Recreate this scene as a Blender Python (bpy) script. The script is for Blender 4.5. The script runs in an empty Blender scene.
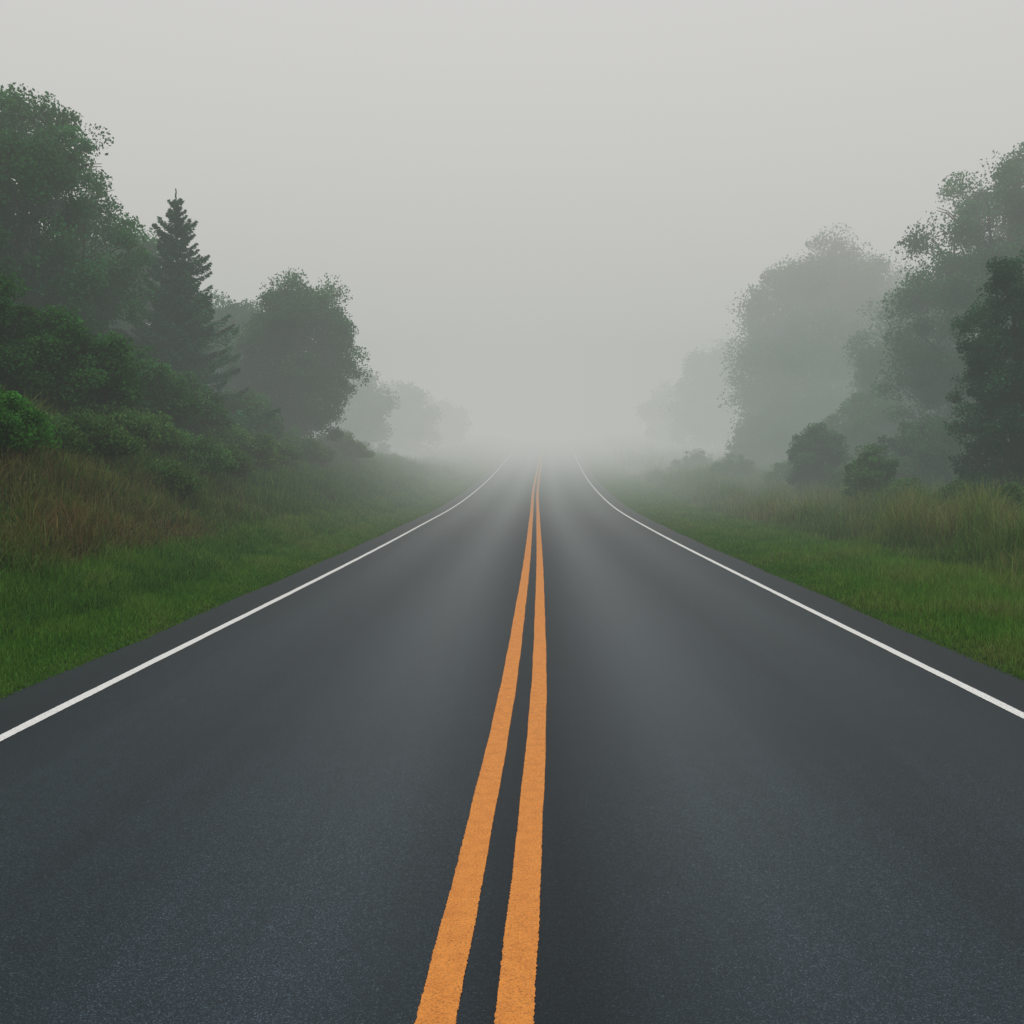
import bpy, math, numpy as np
from mathutils import Vector
rng = np.random.default_rng(7)
scene = bpy.context.scene
col = scene.collection
F = 995.0

# ------------------------------------------------------------------ helpers
def link(o):
    col.objects.link(o); return o

def mesh_from(name, verts, faces_flat, sizes, colors=None, matidx=None, smooth=False):
    me = bpy.data.meshes.new(name)
    verts = np.asarray(verts, dtype=np.float32)
    faces_flat = np.asarray(faces_flat, dtype=np.int32)
    sizes = np.asarray(sizes, dtype=np.int32)
    me.vertices.add(len(verts)); me.vertices.foreach_set("co", verts.ravel())
    me.loops.add(len(faces_flat)); me.loops.foreach_set("vertex_index", faces_flat)
    starts = np.concatenate([[0], np.cumsum(sizes)[:-1]]).astype(np.int32)
    me.polygons.add(len(sizes)); me.polygons.foreach_set("loop_start", starts)
    me.polygons.foreach_set("loop_total", sizes)
    if matidx is not None:
        me.polygons.foreach_set("material_index", np.asarray(matidx, dtype=np.int32))
    me.update(calc_edges=True)
    if smooth:
        me.polygons.foreach_set("use_smooth", np.ones(len(sizes), dtype=bool))
    if colors is not None:
        a = me.color_attributes.new(name="col", type='FLOAT_COLOR', domain='POINT')
        c = np.ones((len(verts), 4), dtype=np.float32); c[:, :3] = colors
        a.data.foreach_set("color", c.ravel())
    return me

def interp(xs, ys):
    xs = np.array(xs, float); ys = np.array(ys, float)
    m = np.gradient(ys, xs)
    def f(t):
        t = np.asarray(t, float)
        tc = np.clip(t, xs[0], xs[-1])
        i = np.clip(np.searchsorted(xs, tc) - 1, 0, len(xs) - 2)
        h = xs[i+1] - xs[i]; s = (tc - xs[i]) / h
        v = (2*s**3-3*s**2+1)*ys[i] + (s**3-2*s**2+s)*h*m[i] + (-2*s**3+3*s**2)*ys[i+1] + (s**3-s**2)*h*m[i+1]
        v = v + np.where(t < xs[0], (t-xs[0])*m[0], 0) + np.where(t > xs[-1], (t-xs[-1])*m[-1], 0)
        return v
    return f

road_x = interp([-30, 3.2, 7, 16, 36, 61, 95, 140, 200, 480], [-0.4, .10, .16, .34, .74, 1.5, 2.75, 4.6, 7.0, 18])
yel_x  = interp([-30, 3.2, 5, 7.2, 13.8, 36, 61, 80, 140, 200, 480], [-1.9, -.119, -.035, .058, .26, .82, 1.45, 2.1, 4.45, 7.0, 18])
road_z = interp([-60, -20, 0, 30, 45, 61, 78, 95, 115, 140, 165, 200, 260, 480], [0, 0, 0, 0, .14, .62, 1.4, 2.4, 3.65, 5.3, 6.7, 7.8, 8, 7.5])

def sstep(a, b, x):
    t = np.clip((x-a)/(b-a), 0, 1); return t*t*(3-2*t)

def bumps(x, y):
    return (np.sin(x*0.9+1.3*np.sin(y*0.31))*np.sin(y*0.7+0.8*np.sin(x*.43)) * 0.5
            + np.sin(x*2.3+y*1.1)*np.sin(y*1.9-x*.7)*0.22 + np.sin(x*.23+2)*np.sin(y*.17+1)*.9)

def ground_z(x, y):
    x = np.asarray(x, float); y = np.asarray(y, float)
    u = x - road_x(y); a = np.abs(u)
    z = road_z(y)
    under = -0.05*(1-sstep(4.2, 4.34, a)) + 0.012*sstep(4.3, 4.6, a)
    right = -0.10*sstep(4.6, 7.5, u) + 0.35*sstep(7.5, 13, u) + 1.2*sstep(13, 35, u) + 4*sstep(40, 200, u)
    left = 0.06*sstep(4.6, 5.8, -u) + (2.75*sstep(5.0, 11.0, -u) + 1.1*sstep(11.5, 20, -u))*(1-.8*sstep(42, 90, y)) + 2*sstep(20, 60, -u)
    b = bumps(x, y)*(0.02*sstep(4.5, 6, a) + 0.19*sstep(6.0, 9, a))
    return z + under + np.where(u > 0, right, left) + b

# ------------------------------------------------------------------ materials
def new_mat(name):
    m = bpy.data.materials.new(name); m.use_nodes = True
    nt = m.node_tree; nt.nodes.clear()
    return m, nt, nt.nodes, nt.links

def ramp(n, stops):
    r = n.new("ShaderNodeValToRGB"); e = r.color_ramp.elements
    while len(e) < len(stops): e.new(0.5)
    for i, (p, c) in enumerate(stops):
        e[i].position = p; e[i].color = (*c, 1) if len(c) == 3 else c
    return r

def noise(n, l, vec, scale, detail=4, rough=.55):
    t = n.new("ShaderNodeTexNoise"); t.inputs["Scale"].default_value = scale
    t.inputs["Detail"].default_value = detail; t.inputs["Roughness"].default_value = rough
    l.new(vec, t.inputs["Vector"]); return t

def mixc(n, l, mode, fac, a, b):
    m = n.new("ShaderNodeMix"); m.data_type = 'RGBA'; m.blend_type = mode
    for sock, v in ((m.inputs[0], fac), (m.inputs[6], a), (m.inputs[7], b)):
        if hasattr(v, "links"): l.new(v, sock)
        else: sock.default_value = v if not isinstance(v, tuple) else (*v, 1)
    return m.outputs[2]

def foliage_mat(name, transl=.3):
    m, nt, n, l = new_mat(name)
    out = n.new("ShaderNodeOutputMaterial")
    at = n.new("ShaderNodeAttribute"); at.attribute_name = "col"
    p = n.new("ShaderNodeBsdfDiffuse")
    tr = n.new("ShaderNodeBsdfTranslucent"); mx = n.new("ShaderNodeMixShader"); mx.inputs[0].default_value = transl
    l.new(at.outputs["Color"], p.inputs["Color"])
    c2 = mixc(n, l, 'MULTIPLY', 1.0, at.outputs["Color"], (1.2, 1.3, .7))
    l.new(c2, tr.inputs["Color"])
    l.new(p.outputs[0], mx.inputs[1]); l.new(tr.outputs[0], mx.inputs[2]); l.new(mx.outputs[0], out.inputs[0])
    return m

leaf_mat = foliage_mat("leaf_foliage", .25)
needle_mat = foliage_mat("needle_foliage", .1)
grass_mat = foliage_mat("grass_blades", .3)

def bark():
    m, nt, n, l = new_mat("bark")
    out = n.new("ShaderNodeOutputMaterial"); p = n.new("ShaderNodeBsdfDiffuse")
    tc = n.new("ShaderNodeTexCoord"); mp = n.new("ShaderNodeMapping"); mp.inputs["Scale"].default_value = (8, 8, 1.5)
    l.new(tc.outputs["Object"], mp.inputs[0]); t = noise(n, l, mp.outputs[0], 2, 5)
    r = ramp(n, [(.3, (.02, .019, .014)), (.7, (.08, .075, .06))]); l.new(t.outputs[0], r.inputs[0])
    l.new(r.outputs[0], p.inputs["Color"])
    b = n.new("ShaderNodeBump"); b.inputs["Strength"].default_value = .7; b.inputs["Distance"].default_value = .03
    l.new(t.outputs[0], b.inputs["Height"]); l.new(b.outputs[0], p.inputs["Normal"])
    l.new(p.outputs[0], out.inputs[0]); return m
bark_mat = bark()

def asphalt():
    m, nt, n, l = new_mat("asphalt")
    out = n.new("ShaderNodeOutputMaterial"); p = n.new("ShaderNodeBsdfPrincipled")
    geo = n.new("ShaderNodeTexCoord"); pos = geo.outputs["Object"]
    uv = n.new("ShaderNodeAttribute"); uv.attribute_name = "col"   # r = lateral position across the road
    sep = n.new("ShaderNodeSeparateColor"); l.new(uv.outputs["Color"], sep.inputs[0])
    vor = n.new("ShaderNodeTexVoronoi"); vor.inputs["Scale"].default_value = 140; l.new(pos, vor.inputs["Vector"])
    fine = noise(n, l, pos, 140, 2, .8)
    med = noise(n, l, pos, 5, 4, .5)
    mp = n.new("ShaderNodeMapping"); mp.inputs["Scale"].default_value = (2.2, .05, 1); l.new(pos, mp.inputs[0])
    streak = noise(n, l, mp.outputs[0], 1.5, 5, .6)
    tracks = ramp(n, [(0, (.3,)*3), (.07, (.22,)*3), (.17, (.68,)*3), (.27, (.3,)*3), (.38, (1,)*3), (.47, (.15,)*3),
                      (.53, (.15,)*3), (.62, (1,)*3), (.73, (.3,)*3), (.83, (.68,)*3), (.93, (.22,)*3), (1, (.3,)*3)])
    tracks.color_ramp.interpolation = 'B_SPLINE'
    l.new(sep.outputs[0], tracks.inputs[0])
    agg = ramp(n, [(.25, (.0004, .0011, .0018)), (.43, (.0023, .0052, .0082)), (.56, (.0068, .0125, .018)), (.66, (.027, .041, .052)), (.78, (.085, .11, .13))])
    l.new(fine.outputs[0], agg.inputs[0])
    stone = ramp(n, [(0, (.45,)*3), (1, (1.55,)*3)]); l.new(vor.outputs["Color"], stone.inputs[0])
    c = mixc(n, l, 'MULTIPLY', 1.0, agg.outputs[0], stone.outputs[0])
    tr2 = ramp(n, [(.2, (.6,)*3), (.8, (2.3,)*3)]); l.new(tracks.outputs[0], tr2.inputs[0])
    c = mixc(n, l, 'MULTIPLY', 1.0, c, tr2.outputs[0])
    st = ramp(n, [(.3, (.75,)*3), (.7, (1.25,)*3)]); l.new(streak.outputs[0], st.inputs[0])
    c = mixc(n, l, 'MULTIPLY', 1.0, c, st.outputs[0])
    me = ramp(n, [(.3, (.92,)*3), (.7, (1.08,)*3)]); l.new(med.outputs[0], me.inputs[0])
    c = mixc(n, l, 'MULTIPLY', 1.0, c, me.outputs[0])
    l.new(c, p.inputs["Base Color"])
    rr = n.new("ShaderNodeMapRange"); rr.inputs[1].default_value = .2; rr.inputs[2].default_value = .8
    rr.inputs[3].default_value = .6; rr.inputs[4].default_value = .35
    l.new(tracks.outputs[0], rr.inputs[0]); l.new(rr.outputs[0], p.inputs["Roughness"])
    p.inputs["Specular IOR Level"].default_value = .22
    p.inputs["Specular Tint"].default_value = (.62, .83, 1, 1)
    b = n.new("ShaderNodeBump"); b.inputs["Strength"].default_value = .7; b.inputs["Distance"].default_value = .004
    l.new(fine.outputs[0], b.inputs["Height"]); l.new(b.outputs[0], p.inputs["Normal"])
    l.new(p.outputs[0], out.inputs[0]); return m

def paint(name, c0, c1, wear_pos):
    m, nt, n, l = new_mat(name)
    out = n.new("ShaderNodeOutputMaterial"); p = n.new("ShaderNodeBsdfPrincipled")
    tc = n.new("ShaderNodeTexCoord"); pos = tc.outputs["Object"]
    fine = noise(n, l, pos, 110, 3, .75); med = noise(n, l, pos, 14, 4, .6)
    r = ramp(n, [(.3, c1), (.6, c0)]); l.new(med.outputs[0], r.inputs[0])
    r2 = ramp(n, [(.36, (.45,)*3), (.54, (1,)*3)]); l.new(fine.outputs[0], r2.inputs[0])
    c = mixc(n, l, 'MULTIPLY', .75, r.outputs[0], r2.outputs[0])
    w = ramp(n, [(wear_pos, (1,)*3), (wear_pos+.06, (0,)*3)]); l.new(fine.outputs[0], w.inputs[0])
    c = mixc(n, l, 'MIX', w.outputs[0], c, (.05, .055, .055))
    l.new(c, p.inputs["Base Color"]); p.inputs["Roughness"].default_value = .65
    p.inputs["Specular IOR Level"].default_value = .2
    b = n.new("ShaderNodeBump"); b.inputs["Strength"].default_value = .6; b.inputs["Distance"].default_value = .004
    l.new(fine.outputs[0], b.inputs["Height"]); l.new(b.outputs[0], p.inputs["Normal"])
    l.new(p.outputs[0], out.inputs[0]); return m

def soil():
    m, nt, n, l = new_mat("grassy_ground")
    out = n.new("ShaderNodeOutputMaterial"); p = n.new("ShaderNodeBsdfDiffuse")
    tc = n.new("ShaderNodeTexCoord"); pos = tc.outputs["Object"]
    a = noise(n, l, pos, .6, 5, .6); b_ = noise(n, l, pos, 12, 4, .65)
    r = ramp(n, [(.3, (.03, .08, .018)), (.5, (.045, .095, .025)), (.7, (.065, .10, .03))]); l.new(a.outputs[0], r.inputs[0])
    r2 = ramp(n, [(.3, (.5,)*3), (.7, (1.3,)*3)]); l.new(b_.outputs[0], r2.inputs[0])
    c = mixc(n, l, 'MULTIPLY', 1, r.outputs[0], r2.outputs[0]); l.new(c, p.inputs["Color"])
    b = n.new("ShaderNodeBump"); b.inputs["Strength"].default_value = 1; b.inputs["Distance"].default_value = .06
    l.new(b_.outputs[0], b.inputs["Height"]); l.new(b.outputs[0], p.inputs["Normal"])
    l.new(p.outputs[0], out.inputs[0]); return m

# ------------------------------------------------------------------ ground and road
ysamp = np.concatenate([np.arange(-60, 0, 3), np.arange(0, 60, .5), np.arange(60, 200, 1.5), np.arange(200, 481, 10)])
ub = np.array([0, 2, 4.0, 4.2, 4.26, 4.34, 4.5, 4.8, 5.2, 5.7, 6.2, 6.7, 7.2, 7.8, 8.4, 9, 9.7, 10.4, 11.2, 12, 13, 14, 15.2, 16.5, 18, 20, 22, 25, 28, 32, 38, 46, 60, 80, 110, 150, 210, 300, 470])
us = np.concatenate([-ub[:0:-1], ub])
def strip_grid(xfun, zfun, ys, us_):
    U, Y = np.meshgrid(us_, ys)
    X = xfun(Y) + U
    Z = zfun(X, Y)
    v = np.stack([X, Y, Z], -1).reshape(-1, 3)
    nr, nc = len(ys), len(us_)
    i = np.arange(nr-1)[:, None]*nc + np.arange(nc-1)[None]
    f = np.stack([i, i+1, i+nc+1, i+nc], -1).reshape(-1, 4)
    return v, f.ravel(), np.full(len(f), 4)

v, f, s = strip_grid(road_x, ground_z, ysamp, us)
g = link(bpy.data.objects.new("ground", mesh_from("ground", v, f, s, smooth=True)))
g["kind"] = "structure"; g.data.materials.append(soil())

ry = np.concatenate([np.arange(-60, 0, 3), np.arange(0, 30, .1), np.arange(30, 60, .5), np.arange(60, 200, 1.5), np.arange(200, 481, 10)])
ru = np.array([-4.26, -4.0, -3, -2, -1, 0, 1, 2, 3, 4.0, 4.26])
U, Y = np.meshgrid(ru, ry)
jit = (rng.normal(0, .012, U.shape) + .03*np.sin(Y*1.1+U))*(np.abs(U) > 4.1)*(Y < 60)
def rz(y): return np.interp(y, ysamp, road_z(ysamp))
def rx(y): return np.interp(y, ysamp, road_x(ysamp))
V = np.stack([rx(Y)+U+jit, Y, rz(Y)-.02*(np.abs(U) > 4.1)], -1).reshape(-1, 3)
nc = len(ru); nr = len(ry)
i = np.arange(nr-1)[:, None]*nc + np.arange(nc-1)[None]
fc = np.stack([i, i+1, i+nc+1, i+nc], -1).reshape(-1, 4)
lat = ((U+4.26)/8.52).reshape(-1)
cc = np.stack([lat]*3, -1)
r = link(bpy.data.objects.new("road", mesh_from("road", V, fc.ravel(), np.full(len(fc), 4), colors=cc, smooth=True)))
r["kind"] = "structure"; r.data.materials.append(asphalt())

def marking(name, xf, off, w, mat, jitter=.0016):
    ys = np.concatenate([np.arange(-20, 2.5, .5), np.arange(2.5, 12, .01), np.arange(12, 30, .05), np.arange(30, 60, .25), np.arange(60, 200, .75)])
    e = [rng.normal(0, jitter, len(ys)) + .0018*np.sin(ys*3.1+k) + .001*np.sin(ys*7.7+2*k) for k in (0, 1.7)]
    cx = xf(ys) + off
    z = rz(ys) + .004
    L = np.stack([cx-w/2+e[0], ys, z], -1); R = np.stack([cx+w/2+e[1], ys, z], -1)
    v = np.concatenate([L, R]); n_ = len(ys); i = np.arange(n_-1)
    f = np.stack([i, i+n_, i+n_+1, i+1], -1)
    o = link(bpy.data.objects.new(name, mesh_from(name, v, f.ravel(), np.full(len(f), 4))))
    o.data.materials.append(mat); o["kind"] = "structure"; return o
yp = paint("orange_yellow_paint", (.82, .30, .05), (.70, .24, .038), .29)
wp = paint("white_paint", (.9, .9, .89), (.84, .85, .84), .26)
marking("yellow_center_line", yel_x, -.128, .132, yp)
marking("yellow_center_line", yel_x, .128, .128, yp)
marking("white_edge_line", road_x, -3.6, .092, wp)
marking("white_edge_line", road_x, 3.6, .092, wp)

# ------------------------------------------------------------------ grass
def blades(name, x, y, h, w, base_c, tip_c, lean=.35):
    N = len(x); z = ground_z(x, y) - .01
    ang = rng.uniform(0, 2*np.pi, N); la = rng.uniform(0, 2*np.pi, N)
    ln = np.abs(rng.normal(0, lean, N))*h
    wx, wy = np.cos(ang)*w/2, np.sin(ang)*w/2
    lx, ly = np.cos(la)*ln, np.sin(la)*ln
    P = np.zeros((N, 5, 3), np.float32)
    P[:, 0] = np.stack([x-wx, y-wy, z], -1); P[:, 1] = np.stack([x+wx, y+wy, z], -1)
    mx, my, mz = x+lx*.3, y+ly*.3, z+h*.55
    P[:, 2] = np.stack([mx+wx*.8, my+wy*.8, mz], -1); P[:, 3] = np.stack([mx-wx*.8, my-wy*.8, mz], -1)
    P[:, 4] = np.stack([x+lx, y+ly, z+h*np.clip(1-.3*(ln/h)**2, .4, 1)], -1)
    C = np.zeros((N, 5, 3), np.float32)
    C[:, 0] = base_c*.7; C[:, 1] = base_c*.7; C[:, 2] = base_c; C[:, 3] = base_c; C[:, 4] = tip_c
    b = np.arange(N)[:, None]*5
    f = np.concatenate([b+0, b+1, b+2, b+3, b+3, b+2, b+4], 1).ravel()
    s = np.tile([4, 3], N)
    o = link(bpy.data.objects.new(name, mesh_from(name, P.reshape(-1, 3), f, s, colors=C.reshape(-1, 3))))
    o.data.materials.append(grass_mat); o["kind"] = "stuff"
    return o

def sample(N, d0, d1, u0, u1, side):
    y = d0*(d1/d0)**rng.random(N)
    u = side*(u0+(u1-u0)*rng.random(N))
    x = road_x(y)+u
    k = np.abs(x) < .68*y+2.0
    return x[k], y[k]

def palette(N, cols, t=None, var=.15):
    cols = np.array(cols)
    idx = rng.integers(0, len(cols), N) if t is None else np.clip((t*(len(cols)-1)+rng.normal(0, .5, N)).round().astype(int), 0, len(cols)-1)
    c = cols[idx]*rng.lognormal(0, var, (N, 1))
    return np.clip(c, .005, .6)

def patch(x, y, s=1.0, ph=0):
    return .5+.5*np.sin(x*.9*s+1.7*np.sin(y*.33*s+ph)+ph)*np.sin(y*.45*s+1.1*np.sin(x*.7*s)+ph)

X, Y = [], []
for side in (-1, 1):
    x, y = sample(130000, 5.5, 70, 4.2, 6.3 if side < 0 else 7.3, side); X.append(x); Y.append(y)
    x, y = sample(16000, 60, 170, 4.2, 7.4, side); X.append(x); Y.append(y)
x = np.concatenate(X); y = np.concatenate(Y)
u = np.abs(x-road_x(y))
p_ = .5*patch(x, y, 1.5)+.5*patch(x, y, 4.1, 2)
h = (.045+.09*sstep(4.2, 5.2, u)+.12*sstep(5.3, 6.5, u))*rng.uniform(.6, 1.4, len(x))*(.55+.9*p_)
w = .0045*(1+y/9)
bc = palette(len(x), [(.058, .16, .026), (.076, .19, .032), (.105, .21, .042), (.145, .21, .06), (.185, .195, .09)], p_*.85, .25)
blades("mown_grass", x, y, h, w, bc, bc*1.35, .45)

x, y = sample(250000, 9, 75, 5.3, 17, -1)
x2, y2 = sample(20000, 70, 170, 6.0, 18, -1); x = np.r_[x, x2]; y = np.r_[y, y2]
u = np.abs(x-road_x(y)); p_ = .55*patch(x, y, .8, 1)+.45*patch(x, y, 3.1, 4)
ed = 5.55+.7*(patch(x, y, 1.1, 2)-.5)
tall = patch(x, y, 2.1, 3)
h = (.10+.32*sstep(ed, ed+1.7, u)*tall+.08)*rng.uniform(.5, 1.5, len(x))*(.7+.6*patch(x, y, 5.1, 1))
w = .007*(1+y/11)
brown = sstep(ed, ed+1.0, u)*(1-.5*sstep(9, 12, u))*(1-.7*sstep(15, 32, y))*(.3+.8*p_)
bc = palette(len(x), [(.05, .14, .028), (.065, .155, .033), (.09, .15, .042), (.135, .14, .058), (.175, .12, .065)], np.clip(.1+.82*brown, 0, 1), .28)
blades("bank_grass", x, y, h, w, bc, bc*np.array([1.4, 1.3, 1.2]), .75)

x, y = sample(240000, 10, 75, 6.0, 19, 1)
x2, y2 = sample(20000, 70, 170, 6.5, 18, 1); x = np.r_[x, x2]; y = np.r_[y, y2]
u = np.abs(x-road_x(y)); p_ = .5*patch(x, y, .9, 2)+.5*patch(x, y, 3.3, 1)
ed = 6.3+1.0*(patch(x, y, 1.3, 6)-.5)
h = (.12+.70*sstep(ed, ed+2.6, u))*rng.uniform(.35, 1.5, len(x))*(.35+1.0*patch(x, y, 2.3, 5))
w = .0062*(1+y/11)
bc = palette(len(x), [(.058, .15, .034), (.08, .17, .042), (.12, .18, .058), (.175, .195, .085), (.25, .235, .13)], np.clip(.1+.78*p_*sstep(ed, ed+1.6, u), 0, 1), .28)
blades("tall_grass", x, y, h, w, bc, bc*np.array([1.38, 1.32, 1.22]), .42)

# ------------------------------------------------------------------ plants
def tube(pts, rad, sides=8):
    pts = np.array(pts, float); n_ = len(pts)
    d = np.gradient(pts, axis=0); d /= np.linalg.norm(d, axis=1)[:, None]+1e-9
    ref = np.array([1., 0, 0]) if abs(d[0, 0]) < .8 else np.array([0, 1., 0])
    a = np.cross(d, ref); a /= np.linalg.norm(a, axis=1)[:, None]
    b = np.cross(d, a); t = np.linspace(0, 2*np.pi, sides, endpoint=False)
    v = pts[:, None]+(a[:, None]*np.cos(t)[None, :, None]+b[:, None]*np.sin(t)[None, :, None])*np.array(rad)[:, None, None]
    i = np.arange(n_-1)[:, None]*sides; j = np.arange(sides)[None]; k = (j+1) % sides
    f = np.stack([i+j, i+k, i+sides+k, i+sides+j], -1).reshape(-1, 4)
    return v.reshape(-1, 3), f

def join(tubes):
    vs, fs, o = [], [], 0
    for v, f in tubes: vs.append(v); fs.append(f+o); o += len(v)
    return np.concatenate(vs), np.concatenate(fs)

def leaf_quads(C, size, elong=1.6, up=.25, dirs=None):
    N = len(C)
    d = rng.normal(size=(N, 3)) if dirs is None else dirs+rng.normal(size=(N, 3))*.35
    d[:, 2] -= up
    d /= np.linalg.norm(d, axis=1)[:, None]
    r_ = rng.normal(size=(N, 3)); s_ = np.cross(d, r_); s_ /= np.linalg.norm(s_, axis=1)[:, None]+1e-9
    sz = (size*rng.uniform(.6, 1.4, N))[:, None]
    P = np.stack([C-d*sz*elong/2, C+s_*sz/2+d*sz*.1, C+d*sz*elong/2, C-s_*sz/2+d*sz*.1], 1)
    return P.reshape(-1, 3)

def curve_pts(a, b, sag, n_=6):
    t = np.linspace(0, 1, n_)[:, None]
    p = a*(1-t)+b*t; p[:, 2] += (np.sin(t*np.pi)*sag)[:, 0]
    p[1:-1] += rng.normal(0, .05*np.linalg.norm(b-a)/3, (n_-2, 3))
    return p

def crown_points(H, R, z0, nl, nclus, nleaf, crad, flat=.8, squash=(1, 1)):
    cz = (H+z0)/2; hz = (H-z0)/2
    lobes = []
    for k in range(nl):
        th = k*2.39996+rng.normal(0, .35); zz = -0.92+1.72*((k+.5)/nl)+rng.normal(0, .04)
        zz = float(np.clip(zz, -.92, .82))
        prof = math.sqrt(max(0.05, 1-abs(zz)**2.2))*(1-.10*zz)
        rr = rng.uniform(.54, .72)*prof
        lr = rng.uniform(.28, .38)*R*(1-.2*max(zz, 0))
        lobes.append((np.array([math.cos(th)*rr*R*squash[0], math.sin(th)*rr*R*squash[1], cz+zz*(hz-lr*.6)]), lr))
    lobes.append((np.array([.05*R, 0, H-.33*R]), .31*R)); lobes.append((np.array([0, 0, cz+.1*hz]), .7*R))
    lobes.append((np.array([0, 0, cz-.35*hz]), .66*R)); lobes.append((np.array([0, 0, cz+.5*hz]), .5*R))
    pts, tone = [], []
    lw = np.array([l[1]**2 for l in lobes]); lw /= lw.sum()
    cnt = rng.multinomial(nclus, lw)
    for (c, lr), m in zip(lobes, cnt):
        ltone = rng.uniform(.75, 1.25)
        dv = rng.normal(size=(m, 3)); dv[:, 2] += .25; dv /= np.linalg.norm(dv, axis=1)[:, None]
        cc_ = c+dv*(lr*rng.uniform(.6, 1.05, m))[:, None]*np.array([1, 1, .9])
        for q, dq in zip(cc_, dv):
            nlf = int(nleaf*rng.uniform(.5, 1.5)*1.15); cr = crad*rng.uniform(.6, 1.35)
            g_ = rng.normal(size=(nlf, 3)); g_ /= np.linalg.norm(g_, axis=1)[:, None]
            g_ *= (rng.random(nlf)**.5)[:, None]*cr*np.array([.78, .78, .78*flat])
            pts.append(q+g_)
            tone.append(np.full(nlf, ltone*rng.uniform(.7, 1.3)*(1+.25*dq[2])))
    P = np.concatenate(pts); T = np.concatenate(tone)
    k_ = P[:, 2] > .05
    return P[k_], T[k_], lobes

def leaf_mesh(name, P, T, size, base, mat, elong=1.6, up=.25, dirs=None, extra=None):
    V = leaf_quads(P, size, elong, up, dirs)
    N = len(P); base = np.array(base)
    hue = rng.normal(0, .12, (N, 1))
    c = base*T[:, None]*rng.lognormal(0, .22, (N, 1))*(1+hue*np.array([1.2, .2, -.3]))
    c = np.clip(c, .004, .5)
    C = np.repeat(c, 4, axis=0)
    f = np.arange(4*N); s = np.full(N, 4); mi = np.zeros(N, int)
    if extra is not None:
        ev, ef = extra
        f = np.r_[f, (ef+len(V)).ravel()]; s = np.r_[s, np.full(len(ef), 4)]; mi = np.r_[mi, np.ones(len(ef), int)]
        V = np.r_[V, ev]; C = np.r_[C, np.tile([[.05, .04, .03]], (len(ev), 1))]
    me = mesh_from(name, V, f, s, colors=C, matidx=mi)
    me.materials.append(mat)
    if extra is not None: me.materials.append(bark_mat)
    return me

def place(name, px, d, label, cat, group=None, sink=.1):
    X = (px-512)*d/F
    e = bpy.data.objects.new(name, None); e.empty_display_size = .5
    z = float(ground_z(X, d))
    e.location = (X, d, z-sink)
    e["label"] = label; e["category"] = cat
    if group: e["group"] = group
    return link(e), z-sink

def top_z(ytop, d): return 1.8+(470-ytop)*d/F
def reseed(px, d):
    global rng
    rng = np.random.default_rng(int(abs(px)*31+d*7+3))

def broad_tree(px, d, ytop, R, label, z0=.12, nl=24, nclus=400, nleaf=170, leaf=.1, crad=.5, base=(.044, .15, .06), group="broadleaf trees along the road", squash=(1, 1)):
    reseed(px, d)
    e, z = place("broadleaf_tree", px, d, label, "tree", group)
    H = top_z(ytop, d)-z
    P, T, lobes = crown_points(H, R, z0*H, nl, nclus, nleaf, crad, squash=squash)
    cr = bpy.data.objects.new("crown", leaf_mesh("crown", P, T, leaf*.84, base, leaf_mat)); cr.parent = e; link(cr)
    r0 = .028*H
    tp = np.array([[0, 0, -.3], [.02*H*.3, 0, .15*H], [-.01*H, .01*H, .35*H], [.01*H, 0, .6*H], [0, 0, .85*H]])
    tubes = [tube(tp, [r0*1.35, r0, r0*.8, r0*.5, r0*.15], 10)]
    for c, lr in lobes[:-4]:
        zs = np.clip(c[2]*.55, .1*H, .7*H); a = np.array([0, 0, zs])
        tubes.append(tube(curve_pts(a, c, .04*H), np.linspace(r0*.42, r0*.08, 6), 6))
        for q in range(4):
            dv = rng.normal(size=3); dv /= np.linalg.norm(dv); bb = c+dv*lr*.8
            tubes.append(tube(curve_pts(c*.8+a*.2, bb, .02*H, 4), np.linspace(r0*.14, r0*.03, 4), 4))
    tv, tf = join(tubes)
    tm = mesh_from("trunk", tv, tf.ravel(), np.full(len(tf), 4), smooth=True); tm.materials.append(bark_mat)
    t = bpy.data.objects.new("trunk", tm); t.parent = e; link(t)
    return e, cr, t

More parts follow.
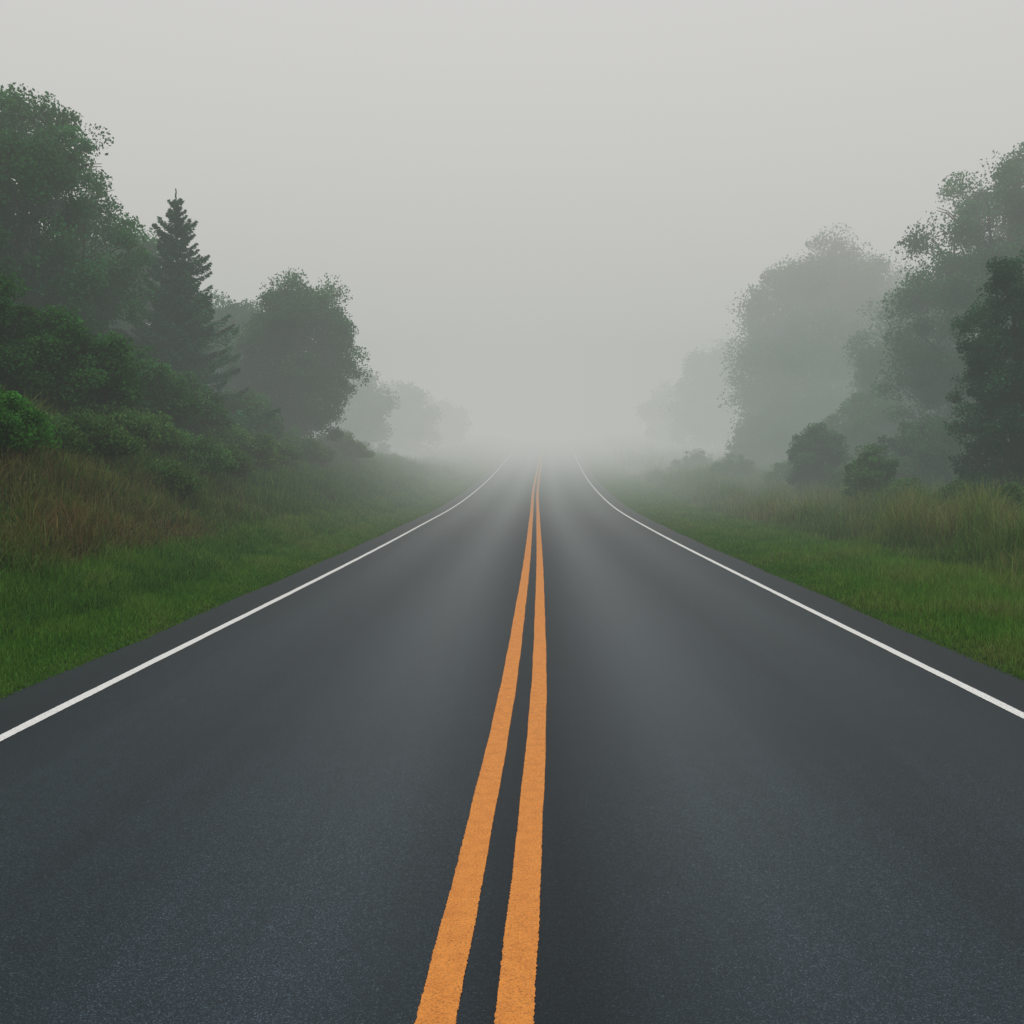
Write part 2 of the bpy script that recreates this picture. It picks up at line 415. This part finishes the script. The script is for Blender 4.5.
def spruce(px, d, ytop, R, label, base=(.046, .155, .082)):
    reseed(px, d)
    e, z = place("spruce_tree", px, d, label, "tree")
    H = top_z(ytop, d)-z
    tubes = [tube(np.array([[0, 0, -.3], [0, 0, H*.3], [.03, 0, H*.6], [0, .02, H]]), [.2, .15, .09, .006], 8)]
    P, D, T = [], [], []
    zz = .5
    while zz < H-.42:
        t = (zz/H); lev = rng.uniform(.74, 1.16)
        rad = R*(1-t)**.90*lev
        nb = int(10+3*(1-t)); a0 = rng.uniform(0, 6.28)
        for k in range(nb):
            a = a0+k*2*np.pi/nb+rng.normal(0, .22); L = rad*rng.uniform(.6, 1.22)
            dirv = np.array([math.cos(a), math.sin(a), 0])
            zb = zz+rng.normal(0, .08)
            s_ = np.linspace(0, 1, 6)
            dr = rng.uniform(.12, .36)
            bz = zb+L*(.38*t*s_ - dr*(1-t)*s_**1.2 + .24*s_**3)
            pts = dirv[None]*(s_*L)[:, None]; pts[:, 2] = bz
            tubes.append(tube(pts, np.linspace(.026*(1.15-t), .005, 6), 4))
            m = int(250*L+12); q = rng.random(m)**.8
            side = np.array([-dirv[1], dirv[0], 0])
            wdt = (.40*L*(1-q)*(q+.3)*1.5+.035)*rng.uniform(-1, 1, m)
            pc = dirv[None]*(q*L)[:, None]+side[None]*wdt[:, None]
            pc[:, 2] = np.interp(q, s_, bz)-np.abs(rng.normal(0, .03+.13*(1-t)*(1-q*.6), m))-.22*np.abs(wdt)
            P.append(pc); T.append(np.full(m, rng.uniform(.6, 1.4)))
            dd = dirv[None]*.7+side[None]*np.sign(wdt)[:, None]*.7; D.append(dd)
        zz += rng.uniform(.27, .40)*(1.15-.4*t)
    m = 45; q = rng.random(m); pc = np.zeros((m, 3)); pc[:, 2] = H-.06-.55*q; pc[:, :2] = rng.normal(0, 1, (m, 2))*(.002+.03*q[:, None])
    P.append(pc); T.append(np.ones(m)); D.append(np.tile([0, 0, 2.0], (m, 1)))
    P = np.concatenate(P); T = np.concatenate(T); D = np.concatenate(D)
    cr = bpy.data.objects.new("crown", leaf_mesh("crown", P, T, .038, base, needle_mat, elong=3.2, up=.35, dirs=D)); cr.parent = e; link(cr)
    tv, tf = join(tubes)
    tm = mesh_from("trunk", tv, tf.ravel(), np.full(len(tf), 4), smooth=True); tm.materials.append(bark_mat)
    t = bpy.data.objects.new("trunk", tm); t.parent = e; link(t)
    return e

def shrub(px, d, ytop, R, label, base=(.05, .15, .05), leaf=.07, nclus=110, nleaf=110, crad=.3, name="shrub", nl=12, z0=-.02):
    reseed(px, d)
    X = (px-512)*d/F; z = float(ground_z(X, d))-.1
    H = max(.4, top_z(ytop, d)-z)
    P, T, lobes = crown_points(H, R, z0*H, nl, nclus, nleaf, crad)
    tubes = []
    for c, lr in lobes:
        a = rng.normal(0, .1, 3); a[2] = -.1
        tubes.append(tube(curve_pts(a, c, .0, 5), np.linspace(.035, .008, 5), 5))
        for q in range(3):
            dv = rng.normal(size=3); dv[2] = abs(dv[2]); dv /= np.linalg.norm(dv)
            tubes.append(tube(curve_pts(c, c+dv*lr*.8, 0, 4), np.linspace(.012, .004, 4), 4))
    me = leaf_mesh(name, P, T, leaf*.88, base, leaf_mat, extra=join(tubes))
    o = bpy.data.objects.new(name, me); o.location = (X, d, z)
    o["label"] = label; o["category"] = "bush"
    return link(o)

# left side
broad_tree(12, 31, 93, 4.4, "tall dark broadleaf tree on the grassy bank", nl=30, nclus=640, nleaf=220, leaf=.08, crad=.7)
broad_tree(-95, 27, 150, 3.6, "tall dark broadleaf tree on the grassy bank", nclus=260, nleaf=130, leaf=.1)
spruce(180, 34, 192, 2.85, "dark pointed spruce among broadleaf trees on the bank")
broad_tree(296, 43, 276, 3.05, "rounded broadleaf tree standing at the foot of the bank", nl=30, nclus=620, nleaf=190, leaf=.075, crad=.68, z0=.0)
broad_tree(226, 49, 298, 3.9, "hazy broadleaf tree behind a spruce", nl=28, nclus=380, nleaf=150, leaf=.11, crad=.85, z0=.0)
broad_tree(118, 40, 222, 3.5, "hazy broadleaf tree behind a spruce", nl=28, nclus=460, nleaf=160, leaf=.10, crad=.85, z0=.0)
shrub(62, 23, 330, 1.9, "large dark green bush on the bank", leaf=.06, nclus=340, nleaf=210, crad=.45, base=(.038, .125, .036), nl=18)
shrub(-35, 22, 268, 2.0, "large dark green bush on the bank", leaf=.06, nclus=340, nleaf=210, crad=.45, base=(.034, .115, .036), nl=18)
shrub(128, 27, 358, 1.7, "dark green bush below a spruce", leaf=.065, nclus=260, nleaf=180, crad=.43, base=(.042, .135, .045), nl=16)
shrub(180, 30, 388, 1.7, "leafy green bush on the grassy bank", leaf=.065, nclus=240, nleaf=160, crad=.45, base=(.048, .14, .05))
shrub(-8, 16.5, 402, .95, "bright green bush at the edge of the bank", leaf=.045, nclus=240, nleaf=160, crad=.26, base=(.055, .19, .035))
shrub(238, 36, 408, 1.9, "leafy green bush on the grassy bank", leaf=.075, nclus=240, nleaf=140, crad=.48)
for px, d, yt, R in [(190, 25, 456, 1.2), (140, 24, 442, 1.1), (248, 31, 452, 1.3), (85, 20.5, 448, 1.0), (35, 18.5, 446, .9), (290, 38, 448, 1.5), (222, 27.5, 466, .9), (165, 21.5, 474, .7), (110, 22.5, 434, 1.1), (338, 47, 448, 1.7), (268, 34, 462, 1.1), (205, 30, 443, 1.4), (310, 40, 462, 1.2)]:
    k_ = np.random.default_rng(px)
    shrub(px, d, yt, R, "low leafy shrub in rough bank grass", leaf=.05, nclus=int(90+80*R), nleaf=115, crad=.36,
          base=np.array([.062, .145, .045])*k_.uniform(.8, 1.15)*np.array([k_.uniform(.85, 1.3), 1, 1]))
broad_tree(342, 78, 362, 4.2, "fog-faded broadleaf tree beside the road", nl=28, nclus=340, nleaf=110, leaf=.17, crad=1.1, z0=-.05)
broad_tree(392, 98, 388, 4.8, "fog-faded broadleaf tree beside the road", nl=28, nclus=320, nleaf=110, leaf=.2, crad=1.3, z0=-.05)
broad_tree(428, 120, 405, 5, "fog-faded broadleaf tree beside the road", nl=26, nclus=240, nleaf=100, leaf=.26, crad=1.5, z0=-.05)
# right side
broad_tree(1018, 29, 252, 2.2, "dark leafy tree with spreading branches near the verge", nl=26, nclus=380, nleaf=180, leaf=.065, crad=.42, base=(.028, .105, .055), z0=.0)
broad_tree(1004, 43, 148, 5.2, "tall dark broadleaf tree behind the roadside meadow", nl=38, nclus=760, nleaf=220, leaf=.095, crad=1.0, base=(.038, .13, .058), z0=-.03)
broad_tree(908, 56, 278, 3.9, "hazy broadleaf tree in fog", nl=30, nclus=460, nleaf=150, leaf=.11, crad=.95, z0=-.05)
broad_tree(822, 72, 238, 6.9, "large rounded tree fading into fog", nl=44, nclus=900, nleaf=200, leaf=.14, crad=1.6, z0=-.05)
broad_tree(876, 78, 256, 6, "hazy broadleaf tree in fog", nl=30, nclus=420, nleaf=130, leaf=.18, crad=1.5, z0=-.05)
broad_tree(724, 104, 338, 6.2, "fog-faded broadleaf tree beside the road", nl=30, nclus=420, nleaf=110, leaf=.2, crad=1.6, z0=-.05)
broad_tree(682, 122, 385, 5.5, "fog-faded broadleaf tree beside the road", nl=26, nclus=260, nleaf=100, leaf=.26, crad=1.5, z0=-.05)
shrub(817, 43, 424, 1.5, "bushy shrub in tall grass", leaf=.07, nclus=280, nleaf=150, crad=.4, base=(.042, .125, .052), nl=14)
shrub(870, 33, 446, .95, "small leafy shrub in tall grass", leaf=.05, nclus=200, nleaf=140, crad=.3, base=(.06, .165, .05))
shrub(930, 40, 420, 2.4, "dark green bush below a tall tree", leaf=.075, nclus=280, nleaf=150, crad=.5, base=(.04, .12, .048))
shrub(872, 52, 392, 2.9, "hazy bush below tall trees", leaf=.1, nclus=260, nleaf=140, crad=.7)
shrub(770, 68, 415, 3.2, "hazy bush below tall trees", leaf=.12, nclus=260, nleaf=130, crad=.8)
for px, d, yt, R in [(905, 31, 480, .9), (960, 27, 484, .8), (1010, 24, 490, .7), (848, 40, 464, 1.1), (785, 50, 466, 1.3), (985, 33, 462, 1.2), (735, 58, 458, 1.7), (695, 72, 455, 2.0)]:
    k_ = np.random.default_rng(px)
    shrub(px, d, yt, R, "leafy weeds among tall meadow grass", leaf=.045, nclus=int(80+70*R), nleaf=110, crad=.32,
          base=np.array([.07, .15, .045])*k_.uniform(.8, 1.15))

# ------------------------------------------------------------------ fog: thin near the camera, thickening down the road
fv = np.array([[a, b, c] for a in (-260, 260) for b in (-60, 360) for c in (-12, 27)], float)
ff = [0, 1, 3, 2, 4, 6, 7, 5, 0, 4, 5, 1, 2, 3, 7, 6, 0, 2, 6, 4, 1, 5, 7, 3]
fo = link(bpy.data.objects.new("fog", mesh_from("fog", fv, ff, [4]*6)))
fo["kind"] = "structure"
m, nt, n, l = new_mat("glowing_fog")
out = n.new("ShaderNodeOutputMaterial"); ab = n.new("ShaderNodeVolumeAbsorption"); em = n.new("ShaderNodeEmission"); ad = n.new("ShaderNodeAddShader")
geo = n.new("ShaderNodeNewGeometry"); sp = n.new("ShaderNodeSeparateXYZ")
l.new(geo.outputs["Position"], sp.inputs[0])
def mrange(src, a, b, c, d, kind='LINEAR'):
    q = n.new("ShaderNodeMapRange"); q.interpolation_type = kind
    for i_, v_ in zip((1, 2, 3, 4), (a, b, c, d)): q.inputs[i_].default_value = v_
    l.new(src, q.inputs[0]); return q.outputs[0]
def math_(op, a, b=None):
    q = n.new("ShaderNodeMath"); q.operation = op; l.new(a, q.inputs[0])
    if b is not None: l.new(b, q.inputs[1])
    return q.outputs[0]
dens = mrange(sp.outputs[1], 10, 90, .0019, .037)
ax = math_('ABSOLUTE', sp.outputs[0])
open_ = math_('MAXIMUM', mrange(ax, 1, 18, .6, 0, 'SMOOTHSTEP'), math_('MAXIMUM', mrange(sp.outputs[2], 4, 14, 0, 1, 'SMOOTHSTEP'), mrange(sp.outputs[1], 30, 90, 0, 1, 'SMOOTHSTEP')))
fog_glow = mixc(n, l, 'MIX', open_, (.28, .355, .31), (.568, .562, .540))  # canopy shade put into the glow: darker, greener low beside the near road
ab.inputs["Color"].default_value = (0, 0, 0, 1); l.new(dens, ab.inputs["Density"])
l.new(fog_glow, em.inputs["Color"]); l.new(dens, em.inputs["Strength"])  # fog glows by itself, in place of multiply scattered light; adds ambient light
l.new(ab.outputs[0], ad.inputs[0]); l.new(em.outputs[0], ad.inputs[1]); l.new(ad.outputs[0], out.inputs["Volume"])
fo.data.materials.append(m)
try:
    m.cycles.volume_step_rate = .25
    m.cycles.emission_sampling = 'NONE'
except Exception as ex: print("step", ex)

# ------------------------------------------------------------------ light
w = bpy.data.worlds.new("World"); scene.world = w; w.use_nodes = True
nt = w.node_tree; n = nt.nodes; l = nt.links; n.clear()
out = n.new("ShaderNodeOutputWorld"); bg = n.new("ShaderNodeBackground")
sky = n.new("ShaderNodeTexSky"); sky.sky_type = 'NISHITA'; sky.sun_disc = False
EL = 60
sky.sun_elevation = math.radians(EL); sky.sun_rotation = 0; sky.air_density = 1.5; sky.dust_density = 4
bw = n.new("ShaderNodeRGBToBW"); l.new(sky.outputs[0], bw.inputs[0])
mixn = n.new("ShaderNodeMix"); mixn.data_type = 'RGBA'; mixn.inputs[0].default_value = .85
l.new(bw.outputs[0], mixn.inputs[6]); mixn.inputs[7].default_value = (6.9, 6.82, 6.66, 1)
l.new(mixn.outputs[2], bg.inputs[0]); bg.inputs[1].default_value = .1; l.new(bg.outputs[0], out.inputs[0])
try: w.cycles.sampling_method = 'NONE'
except Exception as ex: print("world", ex)
sd = bpy.data.lights.new("sun", 'SUN'); sd.energy = 1.1; sd.angle = math.radians(30); sd.color = (1, .98, .95)
so = link(bpy.data.objects.new("sun", sd)); so.rotation_euler = (-math.radians(90-EL), 0, 0)

cam = bpy.data.cameras.new("camera"); cam.sensor_width = 36; cam.lens = 36*F/1024; cam.clip_end = 3000
co = link(bpy.data.objects.new("camera", cam)); co.location = (0, 0, 1.8)
co.rotation_euler = (math.radians(90)-math.atan(42/F), 0, 0)
scene.camera = co
scene.view_settings.view_transform = 'Standard'; scene.view_settings.look = 'None'; scene.view_settings.exposure = 0
